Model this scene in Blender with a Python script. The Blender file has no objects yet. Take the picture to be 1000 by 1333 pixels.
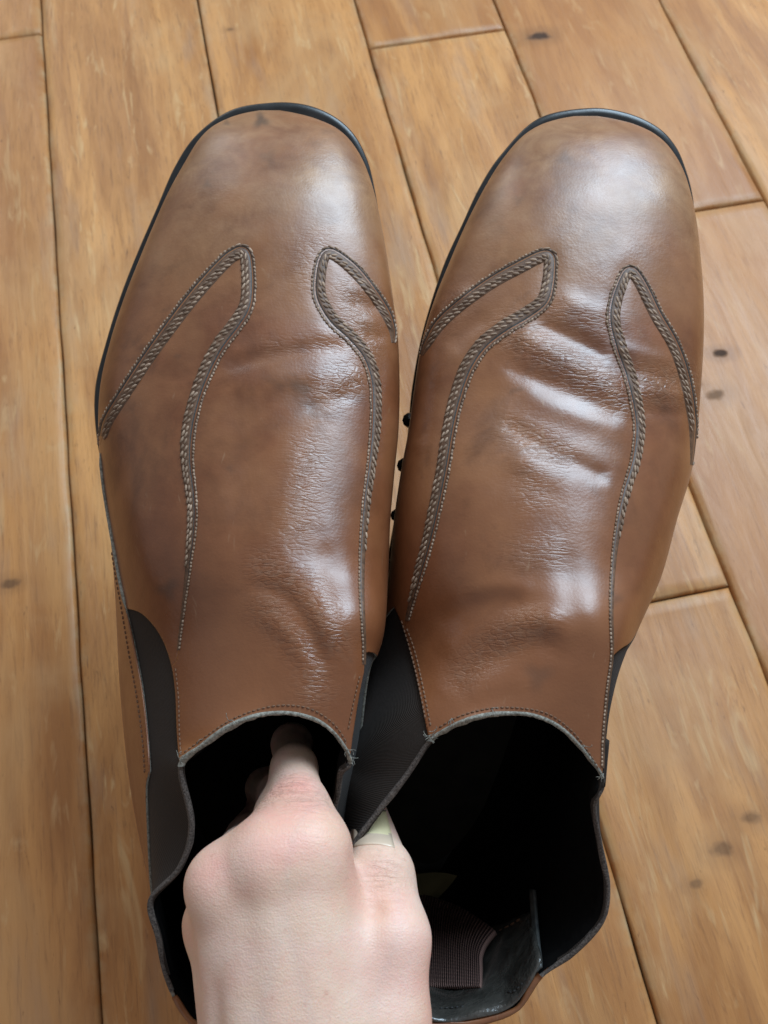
import bpy, math, random
import numpy as np
from mathutils import Vector, Matrix
from mathutils.bvhtree import BVHTree
random.seed(4); rng = np.random.RandomState(4)
sc = bpy.context.scene
COL = sc.collection
# ------------------------------------------------------------------ camera
F = 1150.0                      # focal length in photograph pixels (1000 x 1333)
H = 0.527                       # camera height over the floor
PITCH = math.radians(25.7)      # lens tilted forward from straight down
cam_d = bpy.data.cameras.new('camera'); cam = bpy.data.objects.new('camera', cam_d); COL.objects.link(cam)
cam.location = (0, 0, H); cam.rotation_euler = (PITCH, 0, 0)
cam_d.sensor_fit = 'VERTICAL'; cam_d.sensor_height = 36.0; cam_d.lens = 36.0 * F / 1333.0
cam_d.clip_start = 0.01; cam_d.clip_end = 50
cam_d.dof.use_dof = True; cam_d.dof.focus_distance = 0.335; cam_d.dof.aperture_fstop = 20.0
sc.camera = cam
# ------------------------------------------------------------------ room light
w = bpy.data.worlds.new('World'); sc.world = w; w.use_nodes = True
w.node_tree.nodes['Background'].inputs[0].default_value = (0.97, 0.97, 1.0, 1)
w.node_tree.nodes['Background'].inputs[1].default_value = 0.30
def area_lamp(name, loc, target, sx, sy, power, col):
    l = bpy.data.lights.new(name, 'AREA'); l.shape = 'RECTANGLE'; l.size = sx; l.size_y = sy
    l.energy = power; l.color = col
    o = bpy.data.objects.new(name, l); COL.objects.link(o); o.location = loc
    o.rotation_euler = (Vector(target) - Vector(loc)).to_track_quat('-Z', 'Y').to_euler()
    return o
area_lamp('window_light', (0.72, 1.15, 1.45), (0, .12, .2), 0.85, 1.15, 44, (0.64, 0.83, 1.0))
area_lamp('side_fill_light', (-.9, 1.9, 1.3), (0, .2, .2), .5, 1.1, 6, (0.9, 0.96, 1.0))  # added fill lamp from the left, no window known there
sc.view_settings.view_transform = 'Standard'; sc.view_settings.look = 'None'
sc.view_settings.exposure = 0.18; sc.view_settings.gamma = 1.0
# ------------------------------------------------------------------ helpers
RX = np.array([[1, 0, 0], [0, math.cos(PITCH), -math.sin(PITCH)], [0, math.sin(PITCH), math.cos(PITCH)]])
def world(p):                   # lens space -> room space
    return np.asarray(p) @ RX.T + np.array([0, 0, H])
def P(px, py, d):               # sight line through a photo point, at depth d
    return np.array([(px - 500.0) / F * d, -(py - 666.5) / F * d, -d])
def proj(p):
    p = np.asarray(p); d = -p[..., 2]
    return np.stack([500 + p[..., 0] / d * F, 666.5 - p[..., 1] / d * F], -1)
def ray(px, py):
    v = Vector(((px - 500.0) / F, -(py - 666.5) / F, -1.0)); return v.normalized()
def floor_hit(px, py):
    v = np.array([(px - 500.0) / F, -(py - 666.5) / F, -1.0]) @ RX.T
    t = -H / v[2]; return np.array([v[0] * t, v[1] * t])
def obj(name, verts, faces, mat, parent=None, smooth=True, origin=None, mats=None, midx=None, attrs=None, uvs=None):
    me = bpy.data.meshes.new(name)
    verts = np.asarray(verts, float)
    org = np.array(parent['_org'][:]) if parent is not None and '_org' in parent else (np.zeros(3) if origin is None else np.array(origin))
    me.from_pydata((verts - org).tolist(), [], [tuple(f) for f in faces])
    for m in (mats or [mat]): me.materials.append(m)
    if midx is not None: me.polygons.foreach_set('material_index', midx)
    if smooth: me.polygons.foreach_set('use_smooth', [True] * len(me.polygons))
    for k, a in (attrs or {}).items():
        at = me.attributes.new(k, 'FLOAT', 'POINT'); at.data.foreach_set('value', np.asarray(a, float))
    if uvs is not None:
        at = me.attributes.new('gridpos', 'FLOAT_VECTOR', 'POINT')
        u3 = np.zeros((len(verts), 3)); u3[:, :2] = uvs; at.data.foreach_set('vector', u3.ravel())
    me.update()
    o = bpy.data.objects.new(name, me); COL.objects.link(o)
    if parent is not None: o.parent = parent
    else: o.location = org
    return o
def empty(name, loc, label, cat, group=None):
    o = bpy.data.objects.new(name, None); COL.objects.link(o); o.location = loc; o.empty_display_size = .02
    o['label'] = label; o['category'] = cat; o['_org'] = [float(x) for x in loc]
    if group: o['group'] = group
    return o
def grid_faces(nu, nv, closed_u=False, flip=False):
    f = []
    for j in range(nv - 1):
        for i in range(nu if closed_u else nu - 1):
            a = j * nu + i; b = j * nu + (i + 1) % nu
            q = (a, b, b + nu, a + nu)
            f.append(q[::-1] if flip else q)
    return f
def cr(pts, t, closed=False):   # Catmull-Rom through pts (n, k) at parameters t
    pts = np.asarray(pts, float); n = len(pts); t = np.asarray(t, float)
    i = np.floor(t).astype(int)
    if closed: idx = [(i + k) % n for k in (-1, 0, 1, 2)]
    else:
        i = np.clip(i, 0, n - 2); idx = [np.clip(i + k, 0, n - 1) for k in (-1, 0, 1, 2)]
    f = (t - i)[:, None]
    if closed: f = (t - np.floor(t))[:, None]
    p0, p1, p2, p3 = [pts[k].reshape(len(t), -1) for k in idx]
    r = .5 * (2 * p1 + (p2 - p0) * f + (2 * p0 - 5 * p1 + 4 * p2 - p3) * f * f + (3 * p1 - p0 - 3 * p2 + p3) * f ** 3)
    return r.reshape((len(t),) + pts.shape[1:])
def resample(pts, step, closed=False, k=12):
    n = len(pts); t = np.linspace(0, n if closed else n - 1, (n if closed else n - 1) * k + 1)
    q = cr(pts, t, closed)
    if not closed: q[-1] = pts[-1]
    s = np.r_[0, np.cumsum(np.linalg.norm(np.diff(q[:, :2], axis=0), axis=1))]
    m = max(2, int(s[-1] / step) + 1); ss = np.linspace(0, s[-1], m)
    return np.stack([np.interp(ss, s, q[:, c]) for c in range(q.shape[1])], 1)
# ------------------------------------------------------------------ materials
class NT:
    def __init__(s, name):
        s.m = bpy.data.materials.new(name); s.m.use_nodes = True; s.t = s.m.node_tree; s.n = s.t.nodes; s.l = s.t.links
        s.b = s.n['Principled BSDF']; s.tc = s.n.new('ShaderNodeTexCoord')
    def set(s, **k):
        for a, v in k.items():
            i = s.b.inputs[a.replace('_', ' ')]
            if hasattr(v, 'links') or isinstance(v, bpy.types.NodeSocket): s.l.new(v, i)
            else: i.default_value = v
    def noise(s, scale, detail=4, rough=.55, vec=None, dist=0):
        n = s.n.new('ShaderNodeTexNoise'); n.inputs['Scale'].default_value = scale; n.inputs['Detail'].default_value = detail
        n.inputs['Roughness'].default_value = rough; n.inputs['Distortion'].default_value = dist
        s.l.new(vec or s.tc.outputs['Object'], n.inputs['Vector']); return n.outputs['Fac']
    def voro(s, scale, vec=None, feature='F1'):
        n = s.n.new('ShaderNodeTexVoronoi'); n.feature = feature; n.inputs['Scale'].default_value = scale
        s.l.new(vec or s.tc.outputs['Object'], n.inputs['Vector']); return n.outputs['Distance']
    def wave(s, scale, vec=None, dist=0, d='X', det=2):
        n = s.n.new('ShaderNodeTexWave'); n.bands_direction = d; n.inputs['Scale'].default_value = scale
        n.inputs['Distortion'].default_value = dist; n.inputs['Detail'].default_value = det
        s.l.new(vec or s.tc.outputs['Object'], n.inputs['Vector']); return n.outputs['Fac']
    def mapr(s, v, a, b, c=0, d=1):
        n = s.n.new('ShaderNodeMapRange'); s.l.new(v, n.inputs[0])
        for i, x in enumerate((a, b, c, d)): n.inputs[i + 1].default_value = x
        return n.outputs[0]
    def mix(s, f, a, b, mode='MIX'):
        n = s.n.new('ShaderNodeMix'); n.data_type = 'RGBA'; n.blend_type = mode
        for v, i in ((f, n.inputs[0]), (a, n.inputs[6]), (b, n.inputs[7])):
            if isinstance(v, bpy.types.NodeSocket): s.l.new(v, i)
            elif isinstance(v, (int, float)): i.default_value = v
            else: i.default_value = tuple(v) + (1,)
        return n.outputs[2]
    def math(s, op, a, b=0.0):
        n = s.n.new('ShaderNodeMath'); n.operation = op
        for v, i in ((a, n.inputs[0]), (b, n.inputs[1])):
            if isinstance(v, bpy.types.NodeSocket): s.l.new(v, i)
            else: i.default_value = v
        return n.outputs[0]
    def attr(s, name, out='Fac'):
        n = s.n.new('ShaderNodeAttribute'); n.attribute_name = name; return n.outputs[out]
    def scale(s, v, sc_):
        n = s.n.new('ShaderNodeMapping'); n.inputs['Scale'].default_value = sc_; s.l.new(v, n.inputs['Vector']); return n.outputs[0]
    def bump(s, h, strength, dist, prev=None):
        n = s.n.new('ShaderNodeBump'); n.inputs['Strength'].default_value = strength; n.inputs['Distance'].default_value = dist
        s.l.new(h, n.inputs['Height'])
        if prev: s.l.new(prev, n.inputs['Normal'])
        return n.outputs[0]

def leather(name):
    t = NT(name)
    toe = t.attr('toe'); cz = t.attr('crease'); dirt = t.attr('dirt')
    big = t.noise(16, 4, .6); mid = t.noise(55, 5, .65, dist=.6); fine = t.noise(400, 3, .6)
    base = t.mix(t.mapr(mid, .35, .7), (.130, .041, .0145), (.215, .074, .029))
    base = t.mix(t.mapr(big, .40, .62, 0, .9), base, (.29, .120, .048))
    base = t.mix(t.mapr(t.noise(21, 5, .65, dist=.8), .52, .70, 0, .7), base, (.075, .028, .012))
    base = t.mix(t.math('MULTIPLY', t.attr('shaft'), .75), base, (.205, .070, .026))
    khaki = t.mix(t.mapr(mid, .3, .72), (.195, .086, .037), (.39, .215, .105))
    base = t.mix(t.math('MULTIPLY', toe, t.mapr(t.noise(24, 5, .65), .36, .60, .15, 1)), base, khaki)
    # scuffs and scratches
    sv = t.scale(t.tc.outputs['Object'], (1, .16, 1)); scr = t.noise(240, 2, .5, vec=sv, dist=1.5)
    base = t.mix(t.mapr(scr, .70, .84, 0, .30), base, (.42, .28, .17))
    spot = t.noise(75, 2, .5)
    base = t.mix(t.mapr(spot, .72, .80, 0, .5), base, (.09, .045, .025))
    base = t.mix(t.math('MULTIPLY', cz, t.mapr(fine, .42, .62, 0, .22)), base, (.33, .22, .15))
    base = t.mix(dirt, base, (.045, .030, .022))
    t.set(Base_Color=base)
    r = t.mapr(t.noise(40, 4, .6), .3, .7, .27, .42)
    t.set(Roughness=t.math('ADD', r, t.math('MULTIPLY', toe, .06)), Specular_IOR_Level=.58, Coat_Weight=.12, Coat_Roughness=.28)
    g = t.voro(900); g2 = t.noise(1400, 2, .5)
    wr = t.noise(260, 4, .7, vec=t.scale(t.tc.outputs['Object'], (.32, 1.7, 1)), dist=.9)
    ck = t.voro(420, vec=t.scale(t.tc.outputs['Object'], (.40, 1.6, 1.2)), feature='DISTANCE_TO_EDGE')
    wr = t.math('ADD', wr, t.mapr(ck, 0, .16, 0, .28))
    b1 = t.bump(t.math('MULTIPLY', wr, t.math('ADD', t.math('MULTIPLY', cz, 1.0), .03)), 1.0, .00052)
    b2 = t.bump(g, .22, .00012, b1)
    b3 = t.bump(t.noise(26, 4, .55), .40, .0016, b2)
    b4 = t.bump(g2, .2, .0001, b3)
    t.set(Normal=b4); return t.m
LEATHER = leather('brown_leather')
def raw_edge():
    t = NT('raw_leather_edge'); n = t.noise(900, 4, .7)
    t.set(Base_Color=t.mix(t.mapr(n, .35, .65), (.11, .10, .08), (.34, .32, .27)), Roughness=.85, Normal=t.bump(n, .8, .0006)); return t.m
EDGE = raw_edge()
def elastic():
    t = NT('elastic_webbing'); gp = t.attr('gridpos', 'Vector')
    rib = t.wave(1.0, vec=t.scale(gp, (6.1, 0, 0)), d='X', det=0)
    n = t.noise(500, 3, .6)
    t.set(Base_Color=t.mix(t.mapr(rib, .2, .8), (.022, .016, .0125), (.034, .025, .020)), Roughness=.85, Specular_IOR_Level=.2,
          Sheen_Weight=.03, Sheen_Roughness=.4,
          Normal=t.bump(t.math('ADD', rib, t.math('MULTIPLY', n, .8)), .35, .0003)); return t.m
ELASTIC = elastic()
def simple(name, col, rough, col2=None, scale=300, bump=.3, bd=.0003, spec=.5, coat=0):
    t = NT(name); n = t.noise(scale, 4, .6)
    t.set(Base_Color=t.mix(t.mapr(n, .35, .65), col, col2 or col), Roughness=rough, Specular_IOR_Level=spec, Coat_Weight=coat, Coat_Roughness=.2,
          Normal=t.bump(n, bump, bd)); return t.m
LINING = simple('black_lining', (.0022, .002, .002), .9, (.004, .0036, .0034), spec=.08)
RUBBER = simple('black_rubber', (.010, .011, .012), .34, (.022, .023, .024), 120, spec=.5)
def thread_mat():
    t = NT('tan_thread'); gp = t.attr('gridpos', 'Vector'); sx = t.n.new('ShaderNodeSeparateXYZ'); t.l.new(gp, sx.inputs[0]); n = t.noise(1500, 3, .6)
    c = t.mix(sx.outputs[0], (.17, .11, .075), (.44, .31, .22)); c = t.mix(t.mapr(t.noise(45, 3, .6), .4, .66, 0, .55), c, (.16, .10, .062))
    t.set(Base_Color=c, Roughness=.85, Specular_IOR_Level=.3, Normal=t.bump(n, .6, .0003)); return t.m
THREAD = thread_mat()
THREADB = simple('brown_thread', (.10, .045, .022), .75, (.19, .10, .055), 1500, .6)
SEAMBASE = simple('seam_tape', (.075, .038, .020), .55, (.15, .075, .040), 500, .5)
GROOVE = simple('seam_groove', (.018, .018, .017), .55, (.040, .040, .037), 500, .4)
BLACKLEATHER = simple('black_glossy_leather', (.034, .032, .028), .27, (.065, .060, .052), 110, .8, .0022, coat=.5)
DARKINSOLE = simple('shaded_insole', (.012, .011, .009), .8, (.02, .018, .014), 90, spec=.2)  # insole coloured near-black to stand for the shade inside the boots
LITINSOLE = simple('olive_lit_insole', (.13, .115, .05), .7, (.18, .155, .07), 90)  # lit end of the same insole, its lighter tone put into the colour
def web_mat():
    t = NT('ribbed_tape'); gp = t.attr('gridpos', 'Vector')
    rib = t.wave(1.0, vec=t.scale(gp, (.75, .12, 0)), d='X', det=0, dist=.3); tw = t.wave(1.0, vec=t.scale(gp, (0, 9, 0)), d='Y', det=0)
    h = t.math('ADD', rib, t.math('MULTIPLY', tw, .35))
    t.set(Base_Color=t.mix(t.mapr(h, .2, 1.2), (.045, .021, .018), (.24, .135, .11)), Roughness=.75, Normal=t.bump(h, .9, .0008)); return t.m
WEB = web_mat()
def skin_mat():
    t = NT('skin'); pk = t.attr('pink'); m1 = t.noise(60, 5, .6); m2 = t.noise(22, 3, .6)
    c = t.mix(t.mapr(m1, .35, .65), (.76, .48, .38), (.84, .60, .49))
    c = t.mix(t.mapr(m2, .4, .62, 0, .7), c, (.74, .52, .36))
    c = t.mix(t.mapr(t.noise(38, 4, .6), .5, .68, 0, .45), c, (.76, .36, .29))
    c = t.mix(t.math('MULTIPLY', pk, t.mapr(m1, .25, .7, .45, 1)), c, (.74, .27, .22))
    vn = t.voro(19, vec=t.scale(t.tc.outputs['Object'], (1.3, .6, 1)), feature='DISTANCE_TO_EDGE'); c = t.mix(t.mapr(vn, .0, .05, .10, 0), c, (.48, .42, .42))
    sp = t.noise(330, 2, .5); c = t.mix(t.mapr(sp, .68, .78, 0, .35), c, (.55, .25, .18))
    t.set(Base_Color=c, Roughness=t.mapr(m1, .3, .7, .42, .58), Specular_IOR_Level=.5, Subsurface_Weight=.18, Subsurface_Scale=.006)
    t.b.inputs['Subsurface Radius'].default_value = (1, .35, .2)
    v = t.voro(1500, feature='F1'); wr = t.noise(420, 4, .7, vec=t.scale(t.tc.outputs['Object'], (.5, 1.7, 1)), dist=1)
    b = t.bump(v, .35, .00022); b = t.bump(t.math('MULTIPLY', wr, t.math('ADD', t.attr('fold'), .09)), 1.0, .0014, b)
    b = t.bump(t.noise(95, 5, .6), .22, .0010, b)
    t.set(Normal=b); return t.m
SKIN = skin_mat()
NAIL = simple('fingernail', (.66, .50, .36), .4, (.70, .54, .40), 80, .1, spec=.5, coat=.3)
NAILSUN = simple('sunlit_nail', (.82, .68, .38), .45, (.84, .72, .44), 80, .1)  # yellow sunlight on the thumb tip, painted into the nail colour
def wood():
    t = NT('oiled_wood'); oi = t.n.new('ShaderNodeObjectInfo'); rnd = oi.outputs['Random']
    cmb = t.n.new('ShaderNodeCombineXYZ'); t.l.new(t.math('MULTIPLY', rnd, 37.0), cmb.inputs[0]); t.l.new(t.math('MULTIPLY', rnd, 91.0), cmb.inputs[1])
    add = t.n.new('ShaderNodeVectorMath'); add.operation = 'ADD'; t.l.new(t.tc.outputs['Object'], add.inputs[0]); t.l.new(cmb.outputs[0], add.inputs[1])
    v = add.outputs[0]
    g1 = t.noise(4.0, 6, .55, vec=t.scale(v, (5.5, .8, 1)), dist=1.2)
    g2 = t.noise(12.0, 5, .7, vec=t.scale(v, (8, .8, 1)), dist=.9)
    g3 = t.noise(60.0, 6, .78, vec=t.scale(v, (7, .5, 1)), dist=.5)
    blot = t.noise(7, 4, .6, vec=t.scale(v, (1.6, 1, 1)), dist=.5)
    c = t.mix(t.mapr(g1, .38, .62), (.34, .140, .042), (.56, .265, .088))
    c = t.mix(t.mapr(g2, .50, .74, 0, .42), c, (.20, .078, .027))
    c = t.mix(t.mapr(g3, .52, .68, 0, .6), c, (.15, .065, .028))
    c = t.mix(t.mapr(blot, .48, .72, 0, .6), c, (.56, .33, .15))
    gray = t.noise(9, 4, .6, vec=t.scale(v, (3, .6, 1)))
    c = t.mix(t.mapr(gray, .56, .74, 0, .5), c, (.34, .24, .17))
    tick = t.noise(120.0, 3, .6, vec=t.scale(v, (3.2, .55, 1)), dist=1.0); c = t.mix(t.mapr(tick, .66, .76, 0, .7), c, (.10, .045, .02))
    pale = t.noise(16.0, 4, .6, vec=t.scale(v, (5, .8, 1)), dist=1.5); c = t.mix(t.mapr(pale, .58, .72, 0, .6), c, (.62, .40, .19))
    c = t.mix(t.math('MULTIPLY', t.mapr(rnd, 0, 1), .55), c, (.34, .135, .045))
    wob = t.noise(45, 4, .65); km = None
    for q in range(3):
        sp = t.n.new('ShaderNodeSeparateXYZ'); t.l.new(t.attr('knot%d' % q, 'Vector'), sp.inputs[0])
        dd = t.math('SQRT', t.math('ADD', t.math('POWER', sp.outputs[0], 2.0), t.math('POWER', sp.outputs[1], 2.0)))
        dd = t.math('ADD', dd, t.mapr(wob, .25, .75, -.7, .7))
        c = t.mix(t.math('MULTIPLY', t.mapr(dd, 1.0, 3.2, .55, 0), sp.outputs[2]), c, (.20, .085, .03))
        mk_ = t.math('MULTIPLY', t.mapr(dd, .55, 1.25, 1, 0), sp.outputs[2]); km = mk_ if km is None else t.math('ADD', km, mk_)
        c = t.mix(mk_, c, (.055, .025, .012))
    ed = t.attr('edge'); wn = t.noise(30, 4, .7)
    c = t.mix(t.math('MULTIPLY', ed, t.mapr(wn, .44, .66)), c, (.44, .31, .17))
    c = t.mix(t.math('MULTIPLY', t.attr('side'), 1.0), c, (.06, .035, .02))
    t.set(Base_Color=c, Roughness=t.math('ADD', t.mapr(g2, .3, .7, .36, .52), t.math('MULTIPLY', km, .35)), Specular_IOR_Level=.32)
    b = t.bump(g2, .35, .0012); b = t.bump(g3, .3, .0006, b); b = t.bump(t.noise(26, 3, .5, vec=t.scale(v, (1, .5, 1))), .4, .002, b)
    t.set(Normal=b); return t.m
WOOD = wood()
# ------------------------------------------------------------------ the floor: board by board
VPD = np.array([-550.0, 2386.5, -1150.0]) @ RX.T; PHI = math.atan2(-VPD[0], VPD[1])
AX = np.array([-math.sin(PHI), math.cos(PHI)]); CX = np.array([math.cos(PHI), math.sin(PHI)])
def floor_uv(px, py):
    h = floor_hit(px, py); return h @ CX, h @ AX
linesu = [floor_uv(*p)[0] for p in ((92, 666), (480, 62), (690, 115), (928, 130))]
uA, uC, uD, uE = linesu
uB = (uA + uC) / 2; wd = (uE - uA) / 4
bounds = [uA - 3 * wd, uA - 2 * wd, uA - wd, uA, uB, uC, uD, uE, uE + wd, uE + 2 * wd, uE + 3 * wd]
joints = {2: [floor_uv(25, 47)[1]], 5: [floor_uv(570, 50)[1]], 6: [floor_uv(945, 267)[1], ], 5.5: []}
joints[5] = [floor_uv(570, 50)[1], floor_uv(900, 772)[1] - 5]
joints[5] = [floor_uv(570, 50)[1]]
fl = obj('floor', [(-3, -2.2, -.03), (3, -2.2, -.03), (3, 3.5, -.03), (-3, 3.5, -.03), (-3, -2.2, -.016), (3, -2.2, -.016), (3, 3.5, -.016), (-3, 3.5, -.016)],
         [(0, 3, 2, 1), (4, 5, 6, 7), (0, 1, 5, 4), (1, 2, 6, 5), (2, 3, 7, 6), (3, 0, 4, 7)], simple('subfloor', (.03, .018, .010), .9), smooth=False)
fl['kind'] = 'structure'; fl['_org'] = [0.0, 0.0, 0.0]
KNOTS = [(702, 48, 22, 1.0), (940, 460, 13, 1.0), (930, 515, 17, .6), (905, 500, 10, .5), (12, 760, 12, .6), (975, 1065, 14, .5), (940, 1105, 16, .5), (905, 1150, 9, .45), (300, 40, 9, .5), (285, 265, 6, .5)]
KN = [(*floor_hit(a, b), r * .00042, s) for a, b, r, s in KNOTS]
def plank(u0, u1, v0, v1):
    gap = .0006; u0 += gap; u1 -= gap; v0 += gap; v1 -= gap
    bev = .0019; nu = 26; L = v1 - v0; nv = max(6, int(L / .007))
    us = np.r_[u0, u0 + bev * .5, np.linspace(u0 + bev, u1 - bev, nu), u1 - bev * .5, u1]
    vs = np.r_[v0, v0 + bev * .5, np.linspace(v0 + bev, v1 - bev, nv), v1 - bev * .5, v1]
    U, V = np.meshgrid(us, vs); ph = rng.rand(8) * 6.28
    z = .0006 * np.sin(U * 70 + ph[0] + 1.2 * np.sin(V * 5 + ph[1])) + .0005 * np.sin(V * 17 + ph[2] + U * 20) + .0003 * np.sin(U * 150 + V * 9 + ph[3])
    du = np.minimum(U - u0, u1 - U); dv = np.minimum(V - v0, v1 - V); de = np.minimum(du, dv)
    jit = 1 + .35 * np.sin(V * 43 + ph[4]) + .25 * np.sin(V * 97 + ph[5])
    z = z * np.clip(de / .01, 0, 1) - .0022 * np.clip(1 - de / bev, 0, 1) ** 1.4 * jit
    edge = np.clip(1 - de / (bev * 1.4), 0, 1) ** .7
    XY = U[..., None] * CX + V[..., None] * AX
    top = np.dstack([XY, z]).reshape(-1, 3)
    kf = [np.tile([99.0, 99.0, 0.0], (len(top), 1)) for _ in range(3)]; got = 0
    for kx, ky, kr, ks in KN:
        kc = np.array([kx, ky]); cu_, cv_ = kc @ CX, kc @ AX
        if u0 < cu_ < u1 and v0 < cv_ < v1 and got < 3:
            rel = top[:, :2] - kc; kf[got] = np.stack([rel @ CX / kr, rel @ AX / (kr * .6), np.full(len(top), ks)], 1); got += 1
    n, m = len(us), len(vs); faces = grid_faces(n, m)
    border = [i for i in range(n)] + [j * n + n - 1 for j in range(1, m)] + [(m - 1) * n + i for i in range(n - 2, -1, -1)] + [j * n for j in range(m - 2, 0, -1)]
    low = top[border].copy(); low[:, 2] = -.0155
    k0 = len(top); verts = np.vstack([top, low]); k = len(border)
    for i in range(k): faces.append((border[(i + 1) % k], border[i], k0 + i, k0 + (i + 1) % k))
    sd = np.r_[np.zeros(len(top)), np.ones(k)]
    # local frame: board length along local Y
    c = ((u0 + u1) / 2 * CX + (v0 + v1) / 2 * AX); R = np.array([CX, AX]).T
    lv = verts.copy(); lv[:, :2] = (verts[:, :2] - c) @ R
    o = obj('plank', lv, faces, WOOD, None, attrs={'edge': np.r_[edge.ravel(), np.ones(k)], 'side': sd})
    for q in range(3):
        at = o.data.attributes.new('knot%d' % q, 'FLOAT_VECTOR', 'POINT'); at.data.foreach_set('vector', np.vstack([kf[q], np.tile([99.0, 99.0, 0.0], (k, 1))]).ravel())
    o.parent = fl; o.location = (c[0], c[1], 0); o.rotation_euler = (0, 0, PHI)
    return o
vlo, vhi = -.75, 2.6
for c in range(len(bounds) - 1):
    js = {2: [floor_uv(25, 47)[1], -.55], 3: [1.45, .0 - .28], 4: [1.15, -.62], 5: [floor_uv(570, 50)[1], floor_uv(900, 772)[1] - .0 if False else -.33],
          6: [floor_uv(945, 267)[1], -.5], 7: [1.3, -.2]}.get(c, [.9 + .13 * c, -.2 - .05 * c])
    if c == 5: js = [floor_uv(570, 50)[1], floor_uv(570, 50)[1] + 1.1, floor_uv(900, 772)[1]]
    vs = sorted([vlo, vhi] + [j for j in js if vlo < j < vhi])
    for a, b in zip(vs[:-1], vs[1:]): plank(bounds[c], bounds[c + 1], a, b)
# ------------------------------------------------------------------ boots
NC = 24
def auto_ring(D, R, Pp, L, nt=2.2, nb=2.8):
    D, R, Pp, L = [P(*x) for x in (D, R, Pp, L)]
    M = (L + R) / 2; out = []
    for i in range(NC):
        a = 2 * math.pi * i / NC; s, c = math.sin(a), math.cos(a); n = nt if c >= 0 else nb
        hs = math.copysign(abs(s) ** (2 / n), s); hc = abs(c) ** (2 / n)
        out.append(M + (R - M) * hs * (1 if True else 0) + ((D - M) if c >= 0 else (Pp - M)) * hc)
    return np.array(out)
def signed(poly, q):            # signed distance in grid space, + inside
    poly = np.asarray(poly); a = poly; b = np.roll(poly, -1, 0)
    best = np.full(len(q), 1e9); ins = np.zeros(len(q), bool)
    for (x0, y0), (x1, y1) in zip(a, b):
        ex, ey = x1 - x0, y1 - y0; l2 = ex * ex + ey * ey + 1e-12
        t = np.clip(((q[:, 0] - x0) * ex + (q[:, 1] - y0) * ey) / l2, 0, 1)
        dd = np.hypot(q[:, 0] - x0 - t * ex, q[:, 1] - y0 - t * ey); best = np.minimum(best, dd)
        cond = (y0 > q[:, 1]) != (y1 > q[:, 1])
        with np.errstate(divide='ignore', invalid='ignore'):
            xi = x0 + (q[:, 1] - y0) * ex / (ey if ey != 0 else 1e-12)
        ins ^= cond & (q[:, 0] < xi)
    return np.where(ins, best, -best)
def clip(data, faces, s):       # split polygons at s = 0; data (n, k) is interpolated
    s = np.where(np.abs(s) < 1e-6, 1e-6, s); rows = [data]; n = len(data); cut = {}; new = []
    pos, neg = [], []
    sg = s > 0
    def mid(a, b):
        nonlocal n
        k = (a, b) if a < b else (b, a)
        if k not in cut:
            a_, b_ = k; t = s[a_] / (s[a_] - s[b_]); new.append(data[a_] * (1 - t) + data[b_] * t); cut[k] = n; n += 1
        return cut[k]
    for f in faces:
        c = sum(1 for v in f if sg[v])
        if c == len(f): pos.append(f)
        elif c == 0: neg.append(f)
        else:
            pa, na = [], []
            for i, v in enumerate(f):
                w_ = f[(i + 1) % len(f)]
                (pa if sg[v] else na).append(v)
                if sg[v] != sg[w_]:
                    m = mid(v, w_); pa.append(m); na.append(m)
            if len(pa) > 2: pos.append(tuple(pa))
            if len(na) > 2: neg.append(tuple(na))
    return (np.vstack([data] + [np.array(new)]) if new else data), pos, neg
def compact(data, faces):
    used = sorted({v for f in faces for v in f}); mp = {v: i for i, v in enumerate(used)}
    return data[used], [tuple(mp[v] for v in f) for f in faces]

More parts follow.
